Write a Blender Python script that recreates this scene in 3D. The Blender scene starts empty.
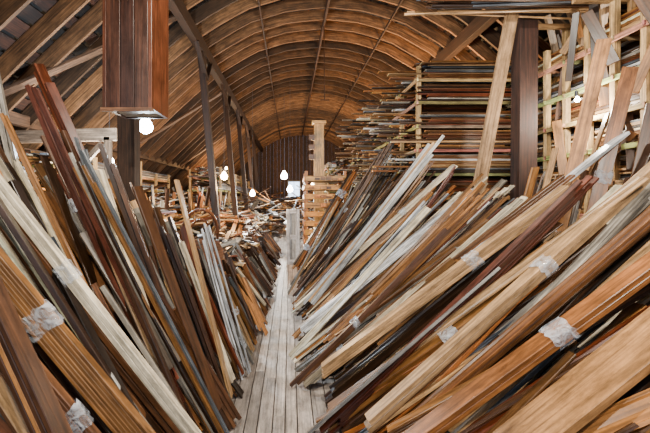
import bpy, math, random, bmesh
from mathutils import Vector, noise
R = random.Random(58)
H = 1.8
def lin(c):
    return tuple(((v/12.92) if v<=0.04045 else ((v+0.055)/1.055)**2.4) for v in c)
DARK=(0.15,0.10,0.075); BROWN=(0.41,0.27,0.17); RED=(0.42,0.21,0.13); HONEY=(0.72,0.49,0.27); TAN=(0.77,0.61,0.43)
GREY=(0.56,0.54,0.51); PALE=(0.96,0.90,0.78); WHITE=(0.95,0.96,0.97); OCHRE=(0.58,0.40,0.22); SLATE=(0.34,0.37,0.41); ORANGE=(0.70,0.42,0.20)
WAL=(0.28,0.18,0.12)
MIX=[DARK]*5+[WAL]*6+[BROWN]*7+[RED]*3+[HONEY]*3+[TAN]*6+[GREY]*5+[PALE]*5+[WHITE]*3+[OCHRE]*6+[SLATE]*2+[ORANGE]*2
DMIX=[DARK]*6+[WAL]*6+[BROWN]*7+[RED]*3+[OCHRE]*4+[GREY]*6+[TAN]*3+[HONEY]*2+[PALE]*2+[SLATE]*3+[WHITE]*1
def pick(m=MIX, rr=R):
    c=rr.choice(m); k=rr.uniform(0.78,1.12); s=rr.uniform(-.01,.03)
    return (min(1,c[0]*k+s*.5),min(1,c[1]*k),min(1,max(0,c[2]*k-s)))

# ---------------- materials
def nt(name):
    m=bpy.data.materials.new(name); m.use_nodes=True
    t=m.node_tree; t.nodes.clear()
    o=t.nodes.new('ShaderNodeOutputMaterial'); b=t.nodes.new('ShaderNodeBsdfPrincipled')
    t.links.new(b.outputs[0],o.inputs[0]); return m,t,b
def wood_mat(name, rough=0.5, contrast=0.5, gain=1.0, bump=0.25):
    m,t,b=nt(name); N=t.nodes.new; L=t.links.new
    at=N('ShaderNodeAttribute'); at.attribute_name='Col'
    uv=N('ShaderNodeUVMap'); uv.uv_map='UVMap'
    mp=N('ShaderNodeMapping'); mp.inputs['Scale'].default_value=(1.6,45,1); L(uv.outputs[0],mp.inputs[0])
    n1=N('ShaderNodeTexNoise'); n1.inputs['Scale'].default_value=1.0; n1.inputs['Detail'].default_value=5; n1.inputs['Distortion'].default_value=0.6
    L(mp.outputs[0],n1.inputs['Vector'])
    r1=N('ShaderNodeMapRange'); r1.inputs[1].default_value=0.3; r1.inputs[2].default_value=0.7
    r1.inputs[3].default_value=1-contrast; r1.inputs[4].default_value=1.15*gain; L(n1.outputs[0],r1.inputs[0])
    mp2=N('ShaderNodeMapping'); mp2.inputs['Scale'].default_value=(3.5,9,1); L(uv.outputs[0],mp2.inputs[0])
    n2=N('ShaderNodeTexNoise'); n2.inputs['Scale'].default_value=1.0; n2.inputs['Detail'].default_value=7; n2.inputs['Roughness'].default_value=0.75
    L(mp2.outputs[0],n2.inputs['Vector'])
    r2=N('ShaderNodeMapRange'); r2.inputs[1].default_value=0.34; r2.inputs[2].default_value=0.64
    r2.inputs[3].default_value=0.38; r2.inputs[4].default_value=1.2; L(n2.outputs[0],r2.inputs[0])
    mu=N('ShaderNodeMath'); mu.operation='MULTIPLY'; L(r1.outputs[0],mu.inputs[0]); L(r2.outputs[0],mu.inputs[1])
    vm=N('ShaderNodeVectorMath'); vm.operation='SCALE'; L(at.outputs['Color'],vm.inputs[0]); L(mu.outputs[0],vm.inputs['Scale'])
    L(vm.outputs[0],b.inputs['Base Color'])
    rr=N('ShaderNodeMapRange'); rr.inputs[3].default_value=rough-0.15; rr.inputs[4].default_value=rough+0.2; L(n2.outputs[0],rr.inputs[0]); L(rr.outputs[0],b.inputs['Roughness'])
    bp=N('ShaderNodeBump'); bp.inputs['Strength'].default_value=bump; bp.inputs['Distance'].default_value=0.004; L(n1.outputs[0],bp.inputs['Height']); L(bp.outputs[0],b.inputs['Normal'])
    return m
WOOD=wood_mat('stock_wood',0.34,0.6,1.25,.3); ROUGHW=wood_mat('rough_sawn_wood',0.7,0.7,1.15,0.5); FLOORW=wood_mat('worn_floor_wood',0.40,0.5,1.15,0.35)
def plain(name,col,rough=0.5,metal=0.0,em=0,emc=None):
    m,t,b=nt(name)
    n=t.nodes.new('ShaderNodeTexNoise'); n.inputs['Scale'].default_value=18; n.inputs['Detail'].default_value=4
    r=t.nodes.new('ShaderNodeValToRGB'); c=lin(col)
    r.color_ramp.elements[0].color=(*[v*0.7 for v in c],1); r.color_ramp.elements[1].color=(*[min(1,v*1.15) for v in c],1)
    t.links.new(n.outputs[0],r.inputs[0]); t.links.new(r.outputs[0],b.inputs['Base Color'])
    b.inputs['Roughness'].default_value=rough; b.inputs['Metallic'].default_value=metal
    if em: b.inputs['Emission Color'].default_value=(*emc,1); b.inputs['Emission Strength'].default_value=em
    return m
METAL=plain('dull_metal',(0.35,0.36,0.38),0.4,0.8); PAPER=plain('paper_label',(0.93,0.93,0.9),0.8)
def wrap_mat():
    m,t,b=nt('stretch_wrap_film'); N=t.nodes.new; L=t.links.new
    tc=N('ShaderNodeTexCoord'); n=N('ShaderNodeTexNoise'); n.inputs['Scale'].default_value=18; n.inputs['Detail'].default_value=3; n.inputs['Distortion'].default_value=.8
    L(tc.outputs['Object'],n.inputs['Vector'])
    r=N('ShaderNodeMapRange'); r.inputs[1].default_value=0.38; r.inputs[2].default_value=0.7; r.inputs[3].default_value=0.12; r.inputs[4].default_value=0.6
    L(n.outputs[0],r.inputs[0]); L(r.outputs[0],b.inputs['Alpha'])
    b.inputs['Base Color'].default_value=(0.80,0.87,0.95,1); b.inputs['Roughness'].default_value=0.08
    bp=N('ShaderNodeBump'); bp.inputs['Strength'].default_value=1; bp.inputs['Distance'].default_value=0.03; L(n.outputs[0],bp.inputs['Height']); L(bp.outputs[0],b.inputs['Normal'])
    return m
WRAP=wrap_mat()

PROF={
 'flat':lambda w,t:[(-w/2+.003,0),(w/2-.003,0),(w/2,.003),(w/2,t-.003),(w/2-.003,t),(-w/2+.003,t),(-w/2,t-.003),(-w/2,.003)],
 'box':lambda w,t:[(-w/2,0),(w/2,0),(w/2,t),(-w/2,t)],
 'mold':lambda w,t:[(-w/2,0),(w/2,0),(w/2,t*.5),(w*.38,t*.55),(w*.3,t),(w*.12,t*.95),(w*.02,t*.6),(-w*.2,t*.5),(-w*.33,t*.8),(-w/2,t*.7)],
 'cove':lambda w,t:[(-w/2,0),(w/2,0),(w/2,t),(w*.36,t),(w*.3,t*.55),(0,t*.35),(-w*.3,t*.55),(-w*.36,t),(-w/2,t)],
 'round':lambda w,t:[(w/2*math.cos(a*math.pi/5),w/2+w/2*math.sin(a*math.pi/5)) for a in range(10)],
}
class Mesh:
    def __init__(s): s.v=[];s.f=[];s.c=[];s.uv=[]
    def board(s,A,B,n,w,t,col,prof='flat',sag=0.0,seg=1,endk=1.3):
        A=Vector(A);B=Vector(B);d=(B-A);Ln=d.length;d.normalize()
        n=Vector(n); n=(n-d*n.dot(d)).normalized(); x=d.cross(n)
        P=PROF[prof](w,t); k=len(P); b0=len(s.v)
        lc=lin(col)+(1,); le=lin(tuple(min(1,c*endk) for c in col))+(1,)
        uo=R.uniform(0,50); vo=R.uniform(0,50)
        if sag and seg<4: seg=4
        for i in range(seg+1):
            f=i/seg; c=A+d*(Ln*f)+n*(sag*4*f*(1-f))
            for p in P: s.v.append(c+x*p[0]+n*p[1])
        per=[0]
        for j in range(k):
            a=P[j];b=P[(j+1)%k]; per.append(per[-1]+math.hypot(a[0]-b[0],a[1]-b[1]))
        for i in range(seg):
            for j in range(k):
                j2=(j+1)%k
                s.f.append((b0+i*k+j,b0+i*k+j2,b0+(i+1)*k+j2,b0+(i+1)*k+j))
                u0=uo+Ln*i/seg;u1=uo+Ln*(i+1)/seg
                s.uv+= [(u0,vo+per[j]),(u0,vo+per[j+1]),(u1,vo+per[j+1]),(u1,vo+per[j])]
                s.c+=[lc]*4
        s.f.append(tuple(b0+j for j in reversed(range(k)))); s.uv+=[(uo+P[j][0]*3,vo+P[j][1]*.3) for j in reversed(range(k))]; s.c+=[le]*k
        o=b0+seg*k
        s.f.append(tuple(o+j for j in range(k))); s.uv+=[(uo+P[j][0]*3,vo+P[j][1]*.3) for j in range(k)]; s.c+=[le]*k
    def box(s,lo,hi,col,axis=2):
        c=[(a+b)/2 for a,b in zip(lo,hi)]
        A=list(c);B=list(c);A[axis]=lo[axis];B[axis]=hi[axis]
        if axis==2: n=(0,1,0);t=hi[1]-lo[1];w=hi[0]-lo[0];A[1]=B[1]=lo[1]
        elif axis==0: n=(0,0,1);t=hi[2]-lo[2];w=hi[1]-lo[1];A[2]=B[2]=lo[2]
        else: n=(0,0,1);t=hi[2]-lo[2];w=hi[0]-lo[0];A[2]=B[2]=lo[2]
        s.board(A,B,n,w,t,col,'flat')
    def obj(s,name,mat=None,parent=None):
        me=bpy.data.meshes.new(name); me.from_pydata([tuple(v) for v in s.v],[],s.f)
        ca=me.color_attributes.new('Col','FLOAT_COLOR','CORNER'); ca.data.foreach_set('color',[x for c in s.c for x in c])
        u=me.uv_layers.new(name='UVMap'); u.data.foreach_set('uv',[x for c in s.uv for x in c])
        me.materials.append(mat or WOOD); me.update()
        ob=bpy.data.objects.new(name,me); bpy.context.collection.objects.link(ob)
        if parent: ob.parent=parent
        return ob
class Wraps:
    def __init__(s): s.v=[];s.f=[]
    def add(s,C,d,n,w,t,L):
        C=Vector(C);d=Vector(d).normalized();n=Vector(n);n=(n-d*n.dot(d)).normalized();x=d.cross(n)
        K=20;M=5;b=len(s.v)
        for i in range(M+1):
            sk=R.uniform(-.01,.01)
            for j in range(K):
                a=2*math.pi*j/K; ca,sa=math.cos(a),math.sin(a)
                q=(abs(ca)**6+abs(sa)**6)**(-1/6)
                rr=1+R.uniform(-.01,.10)
                s.v.append(C+d*(L*(i/M-.5)+sk+R.uniform(-.012,.012))+x*(ca*q*w/2*rr)+n*(sa*q*t/2*rr*1.1))
        for i in range(M):
            for j in range(K):
                j2=(j+1)%K; s.f.append((b+i*K+j,b+i*K+j2,b+(i+1)*K+j2,b+(i+1)*K+j))
    def obj(s,name,parent):
        me=bpy.data.meshes.new(name); me.from_pydata([tuple(v) for v in s.v],[],s.f); me.materials.append(WRAP)
        ob=bpy.data.objects.new(name,me); bpy.context.collection.objects.link(ob); ob.parent=parent
        for p in me.polygons: p.use_smooth=True

# ---------------- floor
Y0,Y1=-2.5,27.0
CX=0.9
fl=Mesh()
x=-7.6
while x<9.4:
    w=R.choice([.10,.12,.13]); y=Y0-R.uniform(0,2)
    while y<Y1:
        l=R.uniform(2,4.5); k=R.uniform(.75,1.1)
        fl.box((x+.004,y+.003,-.03),(x+w-.004,min(y+l,Y1)-.003,R.uniform(-.004,0)),tuple(v*k for v in (0.78,0.73,0.69)),1)
        y+=l
    x+=w
fl.box((-7.7,Y0-2,-.09),(9.5,Y1,-.035),(0.12,.09,.07),1)
fl.obj('floor',FLOORW)

# ---------------- roof
def roofz(u):
    u=abs(u)
    pts=[(0,5.0),(1.0,4.90),(2.0,4.60),(3.0,4.02),(4.0,3.18),(5,2.24),(6,1.25),(7,.2),(8,-0.95),(8.6,-1.7)]
    for (a,b),(c,d) in zip(pts,pts[1:]):
        if u<=c: return H+b+(d-b)*(u-a)/(c-a)
    return H+pts[-1][1]
def rib(m,y,w,dep,col,u0=-8.3,u1=8.3,off=0.0,step=.4):
    us=[];u=u0
    while u<u1-1e-6: us.append(u);u+=step
    us.append(u1)
    b0=len(m.v);n=len(us);vo=R.uniform(0,50);lc=lin(col)+(1,)
    for u in us:
        z=roofz(u)-off; e=.05; s=(roofz(u+e)-roofz(u-e))/(2*e); nn=Vector((-s,0,1)).normalized()
        c=Vector((CX+u,y,z))
        m.v+=[c+Vector((0,-w/2,0)),c+Vector((0,w/2,0)),c+Vector((0,w/2,0))-nn*dep,c-Vector((0,w/2,0))-nn*dep]
    for i in range(n-1):
        for j in range(4):
            j2=(j+1)%4
            m.f.append((b0+i*4+j,b0+(i+1)*4+j,b0+(i+1)*4+j2,b0+i*4+j2))
            m.uv+=[(i*.4+vo,vo+j*.2),((i+1)*.4+vo,vo+j*.2),((i+1)*.4+vo,vo+j*.2+.2),(i*.4+vo,vo+j*.2+.2)]; m.c+=[lc]*4
rf=Mesh(); y=Y0
while y<Y1:
    k=R.uniform(.55,1.2); rib(rf,y+R.uniform(-.06,.06),.05,.27,tuple(v*k for v in (0.53,0.38,0.25)),off=R.uniform(0,.05)); y+=.60
rf.obj('roof_rafters',ROUGHW)
dk=Mesh(); us=-8.5
while us<8.5:
    a=us;b=us+.2
    za,zb=roofz(a),roofz(b)
    A0=Vector((CX+(a+b)/2,Y0,(za+zb)/2+.005)); nrm=Vector((-(zb-za),0,(b-a))).normalized(); wd=math.hypot(b-a,zb-za)
    y=Y0
    while y<Y1:
        l=R.uniform(.9,3.5); e=min(y+l,Y1); k=R.uniform(.3,1.6)
        dk.board((A0.x,y,A0.z),(A0.x,e,A0.z),nrm,wd*R.uniform(.7,.92),.03,tuple(v*k for v in (0.18,0.10,0.06)),'box'); y=e
    us+=.2
dk.obj('ceiling',ROUGHW)
sh=Mesh(); us=-8.5
while us<8.5:
    b=us+.5;za,zb=roofz(us)+.08,roofz(b)+.08; nrm=Vector((-(zb-za),0,.5)).normalized()
    sh.board((CX+us+.25,Y0,(za+zb)/2),(CX+us+.25,Y1,(za+zb)/2),nrm,math.hypot(.5,zb-za)*1.02,.03,(0.05,0.04,0.035),'box'); us=b
sh.obj('roof',ROUGHW)
tr=Mesh()
for sx in (-1,1):
    X=CX+sx*3.0
    tr.board((X,Y0,H+3.42),(X,Y1,H+3.42),(0,0,1),.16,.30,(0.22,0.14,0.10))
    X=CX+sx*5.6
    tr.board((X,Y0,H+1.25),(X,Y1,H+1.25),(0,0,1),.12,.2,(0.34,0.24,0.17))
tr.board((CX,Y0,H+4.55),(CX,Y1,H+4.55),(0,0,1),.05,.22,(0.30,0.18,0.11))
for sx in(-1,1): tr.board((CX+sx*1.6,Y0,H+4.39),(CX+sx*1.6,Y1,H+4.39),(0,0,1),.035,.07,(0.26,0.16,0.10))
for y in (4.5,9.5,14.5): tr.board((CX-3.1,y+2.6,H+3.55),(CX-6.6,y,H+.35),(-1,0,1),.14,.05,(0.42,0.31,0.23))
tr.obj('roof_purlins',ROUGHW)
def post(name,A,B,w,t,col,brace=True):
    m=Mesh(); m.board(A,B,(0,-1,0),w,t,col)
    m.board((A[0],A[1],A[2]),(A[0],A[1],A[2]+.12),(0,-1,0),w*1.25,t*1.15,col)
    d=Vector(B)-Vector(A); q=Vector(B)-d.normalized()*.6
    if brace:
        m.board(q,(B[0],B[1]+.7,B[2]+.02),(1,0,0),.06,t*.7,col); m.board(q,(B[0],B[1]-.7,B[2]+.02),(1,0,0),.06,t*.7,col)
    return m.obj(name,ROUGHW)
for y in (8.6,11.6,14.6,17.6,20.6):
    post('roof_support_post',(CX-3+.48,y,0),(CX-3,y,H+3.42),.15,.15,(0.22,0.14,0.10))
for y in (13.2,16.6,20.6):
    post('roof_support_post',(CX+3,y,0),(CX+3,y,H+3.42),.13,.13,(0.26,0.17,0.11))
post('roof_support_post',(-1.87,4.3,0),(-1.9,4.3,H+3.72),.2,.16,(0.25,0.17,0.12),False)
post('roof_support_post',(3.15,5.0,0),(3.2,5.0,H+4.2),.24,.2,(0.24,0.14,0.10),False)
pc=Mesh()
x0,x1,ya,yb,zb,zt=-1.56,-1.15,3.0,3.42,2.55,6.15
pc.box((x0,ya,zb),(x0+.03,yb,zt),(0.34,0.19,0.12)); pc.box((x1-.03,ya,zb),(x1,yb,zt),(0.44,0.24,0.14))
for i in range(3):
    a=x0+.03+i*(x1-x0-.06)/3; pc.box((a+.002,ya,zb),(a+(x1-x0-.06)/3-.002,ya+.03,zt),((0.28,0.16,0.10),(0.23,0.13,0.09),(0.30,0.18,0.12))[i])
pc.box((x0+.03,yb-.03,zb),(x1-.03,yb,zt),(0.3,0.16,0.1))
pc.box((x0-.01,ya-.012,zb-.03),(x1+.01,ya+.02,zb+.0),(0.5,0.35,0.25),0)
pc.box((x0+.02,ya+.03,zb+.01),(x1-.02,yb-.03,zb+.03),(0.85,0.85,0.82),0)
pc.obj('boxed_timber_column',WOOD)
hr=Mesh(); hr.board((CX+.02,9.6,4.4),(CX,9.6,H+4.75),(0,-1,0),.03,.03,(0.3,0.2,0.13),'round'); hr.board((CX-.1,9.6,4.4),(CX+.14,9.6,4.4),(0,-1,0),.03,.03,(0.3,.2,.13),'round')
hr.obj('hanging_rod')
tb=Mesh()
tb.board((-4.6,6.0,2.80),(-2.85,6.0,2.85),(0,-1,0),.2,.1,(0.60,0.50,0.41)); tb.board((-3.0,6.0,0),(-3.0,6.0,2.8),(0,-1,0),.1,.1,(0.45,.36,.28))
tb.board((-4.6,6.0,0.0),(-4.6,6.0,2.9),(0,-1,0),.12,.12,(0.40,.31,.24)); tb.board((-4.5,6.0,1.2),(-3.1,6.0,2.7),(0,-1,0),.08,.08,(0.45,.36,.28))
tb.obj('timber_trestle_frame',ROUGHW)

def plankwall(name,axis,pos,a0,a1,z0,zf,col):
    m=Mesh(); a=a0
    while a<a1:
        w=R.uniform(.22,.34); k=R.uniform(.75,1.15); z=zf(a+w/2); c=tuple(v*k for v in col)
        if z>z0+.05:
            if axis=='y': m.board((a+w/2,pos,z0),(a+w/2,pos,z),(0,-1,0),w-.004,.03,c)
            else: m.board((pos,a+w/2,z0),(pos,a+w/2,z),(1,0,0),w-.006,.03,c)
        a+=w
    return m.obj(name,ROUGHW)
plankwall('wall_far','y',Y1,CX-8.3,CX+8.3,0,lambda a:roofz(a-CX),(0.34,0.23,0.15))
plankwall('wall_left','x',CX-8.2,Y0,Y1,0,lambda a:roofz(8.2)+.1,(0.40,0.30,0.22))
plankwall('wall_right','x',CX+8.2,Y0,Y1,0,lambda a:roofz(8.2)+.1,(0.40,0.30,0.22))
PANE=plain('daylit_glass',(0.7,0.8,0.95),0.2,0,5,(0.5,0.7,1.0))
def window(name,x,z,w,h):
    e=bpy.data.objects.new(name,None); bpy.context.collection.objects.link(e)
    f=Mesh(); y=Y1-.08
    f.box((x-w/2-.08,y-.03,z-.08),(x-w/2,y+.05,z+h+.08),(.7,.68,.62)); f.box((x+w/2,y-.03,z-.08),(x+w/2+.08,y+.05,z+h+.08),(.7,.68,.62))
    f.box((x-w/2,y-.03,z-.08),(x+w/2,y+.05,z),(.7,.68,.62),0); f.box((x-w/2,y-.03,z+h),(x+w/2,y+.05,z+h+.08),(.7,.68,.62),0)
    f.box((x-.02,y-.02,z),(x+.02,y+.03,z+h),(.7,.68,.62)); f.box((x-w/2,y-.02,z+h/2-.02),(x+w/2,y+.03,z+h/2+.02),(.7,.68,.62),0)
    f.obj('frame',WOOD,e)
    me=bpy.data.meshes.new('pane'); me.from_pydata([(x-w/2,y+.02,z),(x+w/2,y+.02,z),(x+w/2,y+.02,z+h),(x-w/2,y+.02,z+h)],[],[(0,1,2,3)])
    me.materials.append(PANE); o=bpy.data.objects.new('pane',me); bpy.context.collection.objects.link(o); o.parent=e
window('window_1',.3,1.9,.8,1.1)

# ---------------- leaning stock
def lerp_tab(tab,y):
    if y<=tab[0][0]: return tab[0][1:]
    for p,q in zip(tab,tab[1:]):
        if y<=q[0]:
            f=(y-p[0])/(q[0]-p[0]); return tuple(a+(b-a)*f for a,b in zip(p[1:],q[1:]))
    return tab[-1][1:]
def lean_pile(name,side,tab,ya,yb,layers,mix,skip=.3,yawj=5,lj=.5,wr=.06,hero=None,wmin=.03,wmax=.14,lstep=.075,angj=3.0,nearwide=False):
    m=Mesh();wrp=Wraps();lab=Mesh()
    def bundle(y,k):
        fx,ang,ln=lerp_tab(tab,y)
        wm=wmax*(1.35 if (nearwide and y<3.2) else 1)
        w=wmin+(wm-wmin)*R.random()**1.5; cnt=R.choice([1,1,2,3,4,6]) if w<.10 else R.choice([1,1,2])
        bc=pick(mix); t=R.choice([.014,.018,.022,.03]) if w<.12 else R.uniform(.02,.035)
        pr=R.choice(['flat','flat','flat','mold','mold','cove'])
        top=(k==0)
        a=math.radians(ang+R.gauss(0,angj*(1.5 if top else 1))); yaw=math.radians(R.gauss(0,yawj*(2.0 if top else 1)))
        d=Vector((side*math.cos(a)*math.cos(yaw),math.sin(yaw)*math.cos(a),math.sin(a)))
        n=Vector((-side*math.sin(a),R.gauss(0,.3),math.cos(a))).normalized()
        L=ln*R.uniform(1-lj,1.08)
        slide=R.choice([0,R.uniform(0,.2),R.uniform(0,.5),R.uniform(0,1.1)])*min(1,ln/2.5)
        L=min(L,ln*1.10-slide*.7)
        depth=-(k)*lstep+R.uniform(-.05,.05)
        foot=Vector((side*fx,y,0.02))+d*slide+n*depth
        if foot.z<0.01: foot+=d*((0.01-foot.z)/d.z)
        for c in range(cnt):
            kk=R.uniform(.7,1.15)
            cc=tuple(max(0,min(1,v*kk)) for v in bc) if R.random()<.7 else pick(mix)
            l2=L*R.uniform(.88,1.0); s2=R.uniform(-.06,.12)
            m.board(foot+n*(c*t*1.05)+d*s2,foot+n*(c*t*1.05)+d*(s2+l2),n,w*R.uniform(.9,1),t,cc,pr,sag=R.uniform(-.045,.01) if (w<.07 and L>1.2) else 0,seg=1,endk=1.5)
        if top and w>.05 and pr=='flat' and R.random()<.45:
            q=foot+n*((cnt-1)*t*1.05+t+.001)+d*(.14+L*R.uniform(.0,.4)); lab.board(q,q+d*.09,n,w*.6,.0015,(.9,.9,.9),'box')
        if R.random()<wr*(3 if top else 0.4):
            for f in ([R.uniform(.1,.8)] if R.random()<.7 else [.2,.75]):
                wrp.add(foot+d*(L*f)+n*(cnt*t/2),d,n,w*1.14,cnt*t+.015,R.uniform(.06,.15))
        return w
    for k in range(layers):
        y=ya+R.uniform(0,.05)
        while y<yb:
            if k<=1 and R.random()<skip*(1 if k==0 else .6): y+=R.uniform(.05,.2); continue
            y+=bundle(y,k)*R.uniform(.9,1.4)
    if hero:
        for (A,B,w,t,c,pr,nn,cnt) in hero:
            A=Vector(A);B=Vector(B);d=(B-A).normalized();n=Vector(nn);n=(n-d*n.dot(d)).normalized()
            for i in range(cnt):
                kk=R.uniform(.82,1.1); cc=tuple(v*kk for v in c)
                m.board(A+n*(i*t*1.03)+d*R.uniform(0,.05),B+n*(i*t*1.03)-d*R.uniform(0,.08),n,w,t,cc,pr)
            if cnt>2 or R.random()<.4:
                wrp.add(A+(B-A)*R.uniform(.25,.75)+n*(cnt*t/2),d,n,w*1.12,cnt*t+.02,.12)
    o=m.obj(name,WOOD)
    if wrp.v: wrp.obj('stretch_wrap',o)
    if lab.v: lab.obj('paper_labels',PAPER,o)
    return o
tabR=[(1.2,.36,39,2.8),(2.0,.20,38,2.9),(2.8,.11,38,2.9),(3.6,.07,38,2.7),(4.8,.04,41,2.6),(5.8,.01,48,2.7),(7,-.02,56,3.0),(8,.0,58,3.0)]
lean_pile('leaning_lumber_pile',1,tabR,1.3,7.3,8,MIX,skip=.6,yawj=6,wr=.09,nearwide=True,hero=[
  ((.70,1.65,.38),(2.3,1.65,1.66),.22,.04,(.72,.52,.32),'flat',(-.6,0,.8),1),
  ((.5,2.3,.32),(3.0,2.6,2.30),.09,.035,TAN,'flat',(-.6,0,.8),2),
  ((.5,2.0,.29),(2.9,1.9,2.14),.11,.03,(.62,.39,.20),'flat',(-.6,0,.8),2),
  ((1.3,3.2,1.02),(3.3,3.5,2.45),.10,.03,WHITE,'flat',(-.6,0,.8),1),
  ((.3,3.2,.22),(2.4,3.0,1.88),.09,.03,TAN,'flat',(-.6,0,.8),3),
  ((.15,4.4,.14),(2.3,4.4,1.87),.10,.03,WHITE,'flat',(-.6,0,.8),3),
  ((.1,5.4,.12),(2.4,5.2,2.25),.09,.03,PALE,'flat',(-.6,0,.8),2),
])
lean_pile('leaning_moulding_lengths',1,[(8.7,1.3,64,2.9),(12.5,1.25,66,2.9)],8.7,12.5,3,MIX,skip=.4)
lean_pile('leaning_moulding_lengths',1,[(3.0,2.35,73,2.6),(4.5,2.4,74,2.7),(5.0,2.4,76,2.6)],2.9,4.6,2,[TAN,HONEY,BROWN,TAN,WAL,GREY,DARK,OCHRE],skip=.55,yawj=3,lj=.5,hero=[
  ((2.45,3.6,.5),(3.15,3.6,3.45),.12,.03,HONEY,'flat',(-.6,-.8,.2),1),
  ((2.72,3.55,.6),(3.36,3.55,3.15),.12,.03,(.60,.38,.20),'flat',(-.5,-.8,.2),1),
  ((3.0,3.4,.6),(3.45,3.4,2.7),.14,.03,BROWN,'flat',(-.5,-.8,.2),1),
])
lp=Mesh(); lp.board((2.15,4.72,.3),(3.02,4.72,4.9),(0,-1,0.0),.16,.045,(0.68,0.55,0.41)); lp.obj('long_plank')
tabL=[(1.0,.50,50,2.8),(1.8,.50,54,2.9),(2.3,.46,59,2.75),(2.7,.46,62,2.3),(3.1,.45,64,1.95),(3.5,.43,65,1.6),(4.0,.40,64,1.25),(5,.36,60,1.05),(6.5,.32,55,.95),(9,.29,52,.95),(12,.36,56,1.0)]
lean_pile('leaning_lumber_pile',-1,tabL,1.15,11.5,7,DMIX,skip=.6,yawj=7,wr=.05,angj=4,hero=[
  ((-.45,1.95,.38),(-1.85,1.95,2.18),.05,.03,PALE,'flat',(.8,0,.6),2),
  ((-.5,1.75,.26),(-1.75,1.7,1.81),.045,.018,OCHRE,'flat',(.8,0,.6),7),
  ((-.55,1.6,.15),(-1.6,1.55,1.45),.04,.016,BROWN,'flat',(.8,0,.6),10),
  ((-.62,1.45,.2),(-1.5,1.4,1.20),.15,.03,(.45,.27,.17),'flat',(.8,0,.6),1),
  ((-1.15,3.2,.5),(-2.25,3.2,2.95),.08,.04,(.54,.28,.16),'flat',(.7,-.6,.4),2),
  ((-.95,2.9,.5),(-1.95,2.9,2.7),.07,.03,RED,'flat',(.7,-.6,.4),2),
  ((-.80,2.5,.6),(-1.42,2.5,1.62),.14,.03,(.48,.43,.38),'flat',(.6,-.7,.4),1),
])
lean_pile('leaning_moulding_lengths',-1,[(2.6,1.6,70,2.8),(3.5,1.75,70,2.3)],2.5,3.5,4,DMIX,skip=.3,yawj=4,lj=.35)

# ---------------- racks
RK=(0.86,0.71,0.49)
def rack(name,x0,x1,ya,yb,ztop,levels,ny,nx):
    m=Mesh(); xs=[x0+(x1-x0)*i/(nx-1) for i in range(nx)]; ys=[ya+(yb-ya)*i/(ny-1) for i in range(ny)]
    for X in xs:
        for Y in ys:
            k=R.uniform(.85,1.08); m.box((X-.035,Y-.035,0),(X+.035,Y+.035,ztop+R.uniform(.0,.35)),tuple(min(1,v*k) for v in RK))
    for z in levels:
        for Y in ys: m.box((x0-.08,Y-.06,z-.05),(x1+.05,Y-.036,z),tuple(v*R.uniform(.6,.9) for v in RK),0)
        for X in (xs[0],xs[-1]): m.box((X-.06,ya-.1,z-.06),(X-.037,yb+.1,z),tuple(v*R.uniform(.8,1.05) for v in RK),1)
    return m.obj(name,ROUGHW)
fams=[[RED,BROWN,WAL,OCHRE],[BROWN,OCHRE,WAL],[GREY,SLATE,BROWN,DARK,TAN],[WAL,RED,BROWN,DARK]]
def stock_x(parent,x0,x1,ya,yb,levels,prot):
    st=Mesh()
    for li,z in enumerate(levels):
        fam0=fams[(li*3)%4]; y=ya
        while y<yb:
            w=R.uniform(.06,.16)
            isf=(y<ya+.3)
            zz=z+.001; top=z+(R.uniform(.16,.33) if isf else R.uniform(.12,.32))
            while zz<top:
                t=R.choice([.014,.018,.022,.03]); fam=fam0 if R.random()<.75 else R.choice(fams)
                pro=(z>2.1 and R.random()<prot)
                xl=x0-(R.uniform(.1,.75) if pro else R.uniform(-.25,.05)); xr=R.uniform(x1-.3,x1+.4)
                st.board((xl,y+w/2+R.uniform(-.01,.01),zz),(xr,y+w/2+R.uniform(-.03,.03),zz),(0,0,1),w*R.uniform(.7,1),t,pick(fam if not pro else MIX),R.choice(['flat','flat','mold']),endk=1.7)
                zz+=t+.002
            y+=w+.01
    return st.obj('stacked_moulding_stock',WOOD,parent)
def stock_y(parent,x0,x1,ya,yb,levels,zmax=.22):
    st=Mesh()
    for z in levels:
        X=x0
        while X<x1:
            w=R.uniform(.05,.14); zz=z+.001; top=z+R.uniform(.03,zmax)
            while zz<top:
                t=R.choice([.018,.025,.035]); st.board((X,ya+R.uniform(-.4,.4),zz),(X+R.uniform(-.03,.03),yb+R.uniform(-.5,.4),zz),(0,0,1),w,t,pick(DMIX),R.choice(['flat','mold']),endk=1.5); zz+=t+.002
            X+=w+.01
    return st.obj('stacked_moulding_stock',WOOD,parent)
lvl=[1.40,1.82,2.22,2.62,3.02,3.42,3.8]
r1=rack('lumber_storage_rack',2.17,3.85,6.1,12.4,3.8,lvl,8,2); stock_x(r1,2.17,3.85,6.02,12.3,lvl,.12)
lvl2=[1.2,1.6,2.0,2.4,2.8,3.2,3.65]
r2=rack('lumber_storage_rack',3.75,4.9,2.7,6.0,3.85,lvl2,10,2); stock_y(r2,3.84,4.85,2.9,5.9,lvl2,.32)
lvl3=[.6,1.1,1.6,2.1,2.6,3.0]
r3=rack('lumber_storage_rack',1.5,2.9,14.2,21,3.1,lvl3,6,2); stock_y(r3,1.55,2.85,14,21,lvl3,.35)
r4=rack('lumber_storage_rack',-3.6,-2.5,13,22,2.8,[.6,1.1,1.6,2.1,2.6],6,2); stock_y(r4,-3.5,-2.5,13,22,[.6,1.1,1.6,2.1,2.6],.35)
r5=rack('lumber_storage_rack',-5.6,-4.2,6.6,12.5,2.5,[.6,1.1,1.6,2.05,2.4],6,2); stock_y(r5,-5.5,-4.2,6.6,12.5,[.6,1.1,1.6,2.05,2.4],.35)
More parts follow.
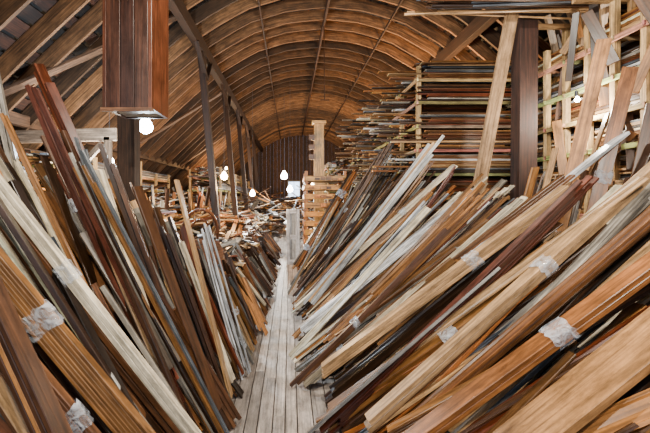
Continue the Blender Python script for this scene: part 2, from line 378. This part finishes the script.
oh=Mesh()
for i in range(26):
    z=4.14+R.choice([0,.025,.05,.075,.1]); y=4.55+R.uniform(-.3,.1)
    oh.board((R.uniform(1.4,2.3),y,z+R.uniform(-.05,.08)),(R.uniform(3.9,4.9),y+R.uniform(-.15,.15),z),(0,0,1),R.uniform(.02,.05),.018,R.choice([SLATE,DARK,BROWN,WAL,TAN,SLATE]),R.choice(['flat','round']))
for yy in (4.2,4.85): oh.board((3.3,yy,4.07),(4.9,yy,4.07),(0,0,1),.06,.06,(0.6,.47,.32))
for xx in (3.95,4.8):
    oh.board((xx,4.2,3.8),(xx,4.2,4.08),(0,-1,0),.06,.05,(0.6,.47,.32)); oh.board((xx,4.85,3.8),(xx,4.85,4.08),(0,-1,0),.06,.05,(0.6,.47,.32))
oh.obj('overhead_stored_lengths')
up=Mesh()
for i in range(80):
    X=R.uniform(3.55,4.6);Y=R.uniform(2.9,5.7); z0=R.choice([1.7,2.0,2.4,2.8,3.2,3.65,3.65])+.1
    up.board((X,Y,z0),(X+R.uniform(-.25,.3),Y+R.uniform(-.3,.3),min(4.6,z0+R.uniform(.4,1.1))),(-1,-1,0),R.uniform(.04,.12),.025,pick([BROWN,OCHRE,TAN,HONEY,WAL,DARK,WAL,RED]))
up.obj('upright_offcuts')

# ---------------- centre slatted rack & pillar
cs=Mesh()
X0,X1,YA,YB=.32,1.16,7.5,8.3
for X in (X0+.02,X1-.02):
    for Y in (YA,YB): cs.box((X-.03,Y-.03,0),(X+.03,Y+.03,2.36),ORANGE)
z=.3
while z<2.3:
    cs.box((X0,YA-.06,z),(X1,YA-.035,z+.11),tuple(v*R.uniform(.9,1.1) for v in (0.86,0.56,0.27)),0)
    cs.box((X0,YA-.03,z),(X1,YB+.03,z+.02),(0.62,.40,.24),0)
    cs.box((X0-.03,YA-.03,z),(X0-.01,YB+.03,z+.09),(0.76,.47,.24),1)
    X=X0+.07
    while X<X1-.12:
        if R.random()<.8: cs.box((X,YA-.02+R.uniform(-.15,.05),z+.021),(X+.1,YB-.1,z+.021+R.uniform(.03,.09)),pick([HONEY,ORANGE,WAL,BROWN]),1)
        X+=.12
    z+=.185
cs.obj('slatted_pigeonhole_rack')
pl=Mesh(); pl.box((.70,10.4,0),(.98,10.62,3.95),(0.84,0.66,0.40)); pl.box((.64,10.36,3.95),(1.04,10.66,4.03),(0.85,0.68,0.42),0); pl.box((.67,10.37,0),(1.01,10.65,.2),(0.7,.55,.34))
for i in range(3): pl.box((.54,10.3,2.9+.28*i),(.70,10.36,3.05+.28*i),(0.4,.25,.15),0)
pl.obj('square_newel_column')
dr=Mesh(); dr.box((-.1,9.8,0),(.0,9.84,1.5),WHITE); dr.box((.16,9.8,0),(.26,9.84,1.5),WHITE)
for z in (0,.68,1.38): dr.box((.0,9.8,z),(.16,9.84,z+.12),WHITE,0)
dr.box((.0,9.815,.12),(.16,9.828,1.4),(.78,.79,.78)); dr.obj('white_panel_door')

# ---------------- heaps
hp=Mesh()
for i in range(1400):
    Y=R.uniform(4.0,17); X=R.uniform(-4.4,-1.0-max(0,(6.5-Y))*.12); ht=.95+.45*noise.noise(Vector((X*.7,Y*.5,0)))+max(0,(-1.4-X))*.36
    z=R.uniform(.3,max(.4,ht)) if R.random()<.5 else max(.2,ht)-R.uniform(0,.2); a=R.uniform(0,math.pi) if R.random()<.4 else math.pi/2+R.gauss(0,.35); L=R.uniform(.3,1.0); el=R.gauss(.05,.16)
    d=Vector((math.cos(a)*math.cos(el),math.sin(a)*math.cos(el),math.sin(el)))*L
    p=Vector((X,Y,z)); A=p-d; B=p+d
    if A.z<.02: A.z=.02
    if B.x>-.6 or A.x>-.6 or min(A.y,B.y)<3.5: continue
    if B.z<.02: B.z=.03
    hp.board(A,B,(R.uniform(-.3,.3),0,1),R.uniform(.04,.16),R.uniform(.015,.05),pick(DMIX if R.random()<.6 else MIX),R.choice(['flat','mold','flat']))
for i in range(70):
    X=R.uniform(-3.8,-2.0);Y=R.uniform(7,14); hp.board((X,Y,.3),(X+R.uniform(-.7,.3),Y+R.uniform(-.3,.3),R.uniform(1.5,2.2)),(1,-.5,0),R.uniform(.03,.10),.03,pick(DMIX))
hp.obj('heap_of_salvaged_lumber')
hp=Mesh()
for i in range(420):
    Y=R.uniform(13,25.5); X=R.uniform(-2.2,1.4) if R.random()<.7 else R.uniform(3,5); z=R.uniform(.1,1.8+.3*math.sin(Y)); a=R.uniform(0,math.pi); L=R.uniform(.3,.8)
    d=Vector((math.cos(a),math.sin(a),R.gauss(0,.3)))*L; A=Vector((X,Y,z))-d;B=Vector((X,Y,z))+d; A.z=max(A.z,.02);B.z=max(.04,B.z)
    hp.board(A,B,(0,.2,1),R.uniform(.05,.2),.03,pick([WHITE,SLATE,GREY,TAN,BROWN,BROWN,HONEY,WAL,WAL]))
hp.obj('heap_of_salvaged_lumber')

# ---------------- chair
def curve_obj(name,pts,r,col,parent):
    m=Mesh()
    for a,b in zip(pts,pts[1:]): m.board(a,b,(0,0.3,1),r*2,r*2,col,'round')
    return m.obj(name,WOOD,parent)
ch=bpy.data.objects.new('bentwood_chair',None); bpy.context.collection.objects.link(ch)
sm=Mesh(); K=20
for z in (.43,.46):
    for j in range(K):
        a=2*math.pi*j/K; sm.v.append(Vector((.22*math.cos(a),.21*math.sin(a),z)))
sm.f.append(tuple(reversed(range(K))));sm.f.append(tuple(range(K,2*K)))
for j in range(K): sm.f.append((j,(j+1)%K,K+(j+1)%K,K+j))
nl=sum(len(f) for f in sm.f); sm.c=[lin((0.42,.27,.17))+(1,)]*nl; sm.uv=[(sm.v[i].x*2,sm.v[i].y) for f in sm.f for i in f]
sm.obj('seat',WOOD,ch)
for i,(sx,sy) in enumerate(((-1,-1),(1,-1),(-1,1),(1,1))):
    curve_obj('leg_%d'%(i+1),[Vector((sx*.15,sy*.14,.44)),Vector((sx*.18,sy*.17,.22)),Vector((sx*.20,sy*.2,0))],.016,(0.42,.24,.14),ch)
curve_obj('back_hoop',[Vector((.2*math.cos(t),.17,.44+.5*math.sin(t))) for t in [math.pi*i/14 for i in range(15)]],.018,(0.5,.3,.18),ch)
curve_obj('inner_hoop',[Vector((.12*math.cos(t),.17,.44+.36*math.sin(t))) for t in [math.pi*i/12 for i in range(13)]],.012,(0.5,.3,.18),ch)
ch.location=(-1.02,4.25,.86); ch.rotation_euler=(math.radians(42),math.radians(-8),math.radians(22))

# ---------------- lamps
def lamp(name,loc,power,col,r=.05,cord=None,em=80):
    e=bpy.data.objects.new(name,None); e.location=loc; bpy.context.collection.objects.link(e)
    mat=plain(name+'_glow',(1,1,1),.3,0,em,col)
    bm=bmesh.new(); bmesh.ops.create_uvsphere(bm,u_segments=20,v_segments=12,radius=r)
    for v in bm.verts:
        if v.co.z>0: v.co.x*=1-.5*v.co.z/r; v.co.y*=1-.5*v.co.z/r; v.co.z*=1.5
    me=bpy.data.meshes.new('bulb'); bm.to_mesh(me); bm.free(); me.materials.append(mat)
    o=bpy.data.objects.new('bulb',me); bpy.context.collection.objects.link(o); o.parent=e
    m=Mesh(); m.board((0,0,r*1.3),(0,0,r*1.3+.07),(0,1,0),.04,.04,(.2,.2,.2),'round')
    if cord: m.board((0,0,r*1.3+.06),(0,0,cord),(0,1,0),.01,.01,(.12,.12,.12),'round')
    for v in m.v: v.y-= .01
    m.obj('socket',METAL,e)
    l=bpy.data.lights.new('light',type='POINT'); l.energy=power; l.color=col; l.shadow_soft_size=max(.05,r)
    lo=bpy.data.objects.new('light',l); bpy.context.collection.objects.link(lo); lo.parent=e; lo.location=(0,0,-r*2.2-.06)
WARM=(1,.60,.28);NEUT=(1,.90,.76);COOL=(.76,.89,1)
lamp('added_fill_bulb',(-2.0,5.0,2.79),430,COOL,.10,2.2)
lamp('added_fill_bulb',(-3.2,6.4,2.45),260,NEUT,.08,1.5)
lamp('added_fill_bulb',(-1.68,9.2,2.35),280,WARM,.09,2.6)
lamp('added_fill_bulb',(-1.25,12,1.95),200,NEUT,.09,3.5)
lamp('added_fill_bulb',(-.25,15.5,2.75),420,NEUT,.15,3.9)
lamp('added_fill_bulb',(.0,14.5,2.15),180,COOL,.12,4.4)
lamp('added_fill_lamp',(3.3,8.6,4.35),360,WARM,.05)  # added uplight, hidden behind the rack-top stock to warm the ceiling
lamp('added_fill_lamp',(2.9,11.8,4.35),360,WARM,.05)  # second added uplight for the central ceiling, out of sight on the rack
lamp('added_fill_lamp',(3.6,16.5,4.0),460,WARM,.06)  # added warm uplight for the rear vault, hidden by the racks
lamp('added_fill_lamp',(-3.0,17.0,3.2),300,WARM,.06)  # added warm fill above the rear left rack
lamp('added_fill_lamp',(1.3,21,2.6),320,WARM,.07)  # added warm fill to brighten the far gable
lamp('added_fill_lamp',(3.5,4.4,3.0),90,NEUT,.03)  # small added fill to brighten the right-hand rack
lamp('added_fill_bulb',(1.2,2.4,4.7),480,NEUT,.05,1.8)  # unseen bulb above the frame, added to light the near stock
lamp('added_fill_bulb',(-1.0,.5,3.5),320,NEUT,.05,2.7)  # unseen bulb over the camera, added as fill for the left foreground
lamp('added_fill_bulb',(1.6,.3,3.5),380,NEUT,.05,2.9)  # matching unseen bulb, added as fill for the right foreground
w=bpy.data.worlds.new('World'); bpy.context.scene.world=w; w.use_nodes=True
bg=w.node_tree.nodes['Background']; bg.inputs[0].default_value=(.46,.68,1,1); bg.inputs[1].default_value=0.9
cd=bpy.data.cameras.new('camera'); cd.lens=20; cd.sensor_width=36; cd.shift_x=35/650; cd.shift_y=-18.5/650; cd.clip_start=.05
co=bpy.data.objects.new('camera',cd); bpy.context.collection.objects.link(co); co.location=(0,0,H); co.rotation_euler=(math.pi/2,0,0)
bpy.context.scene.camera=co
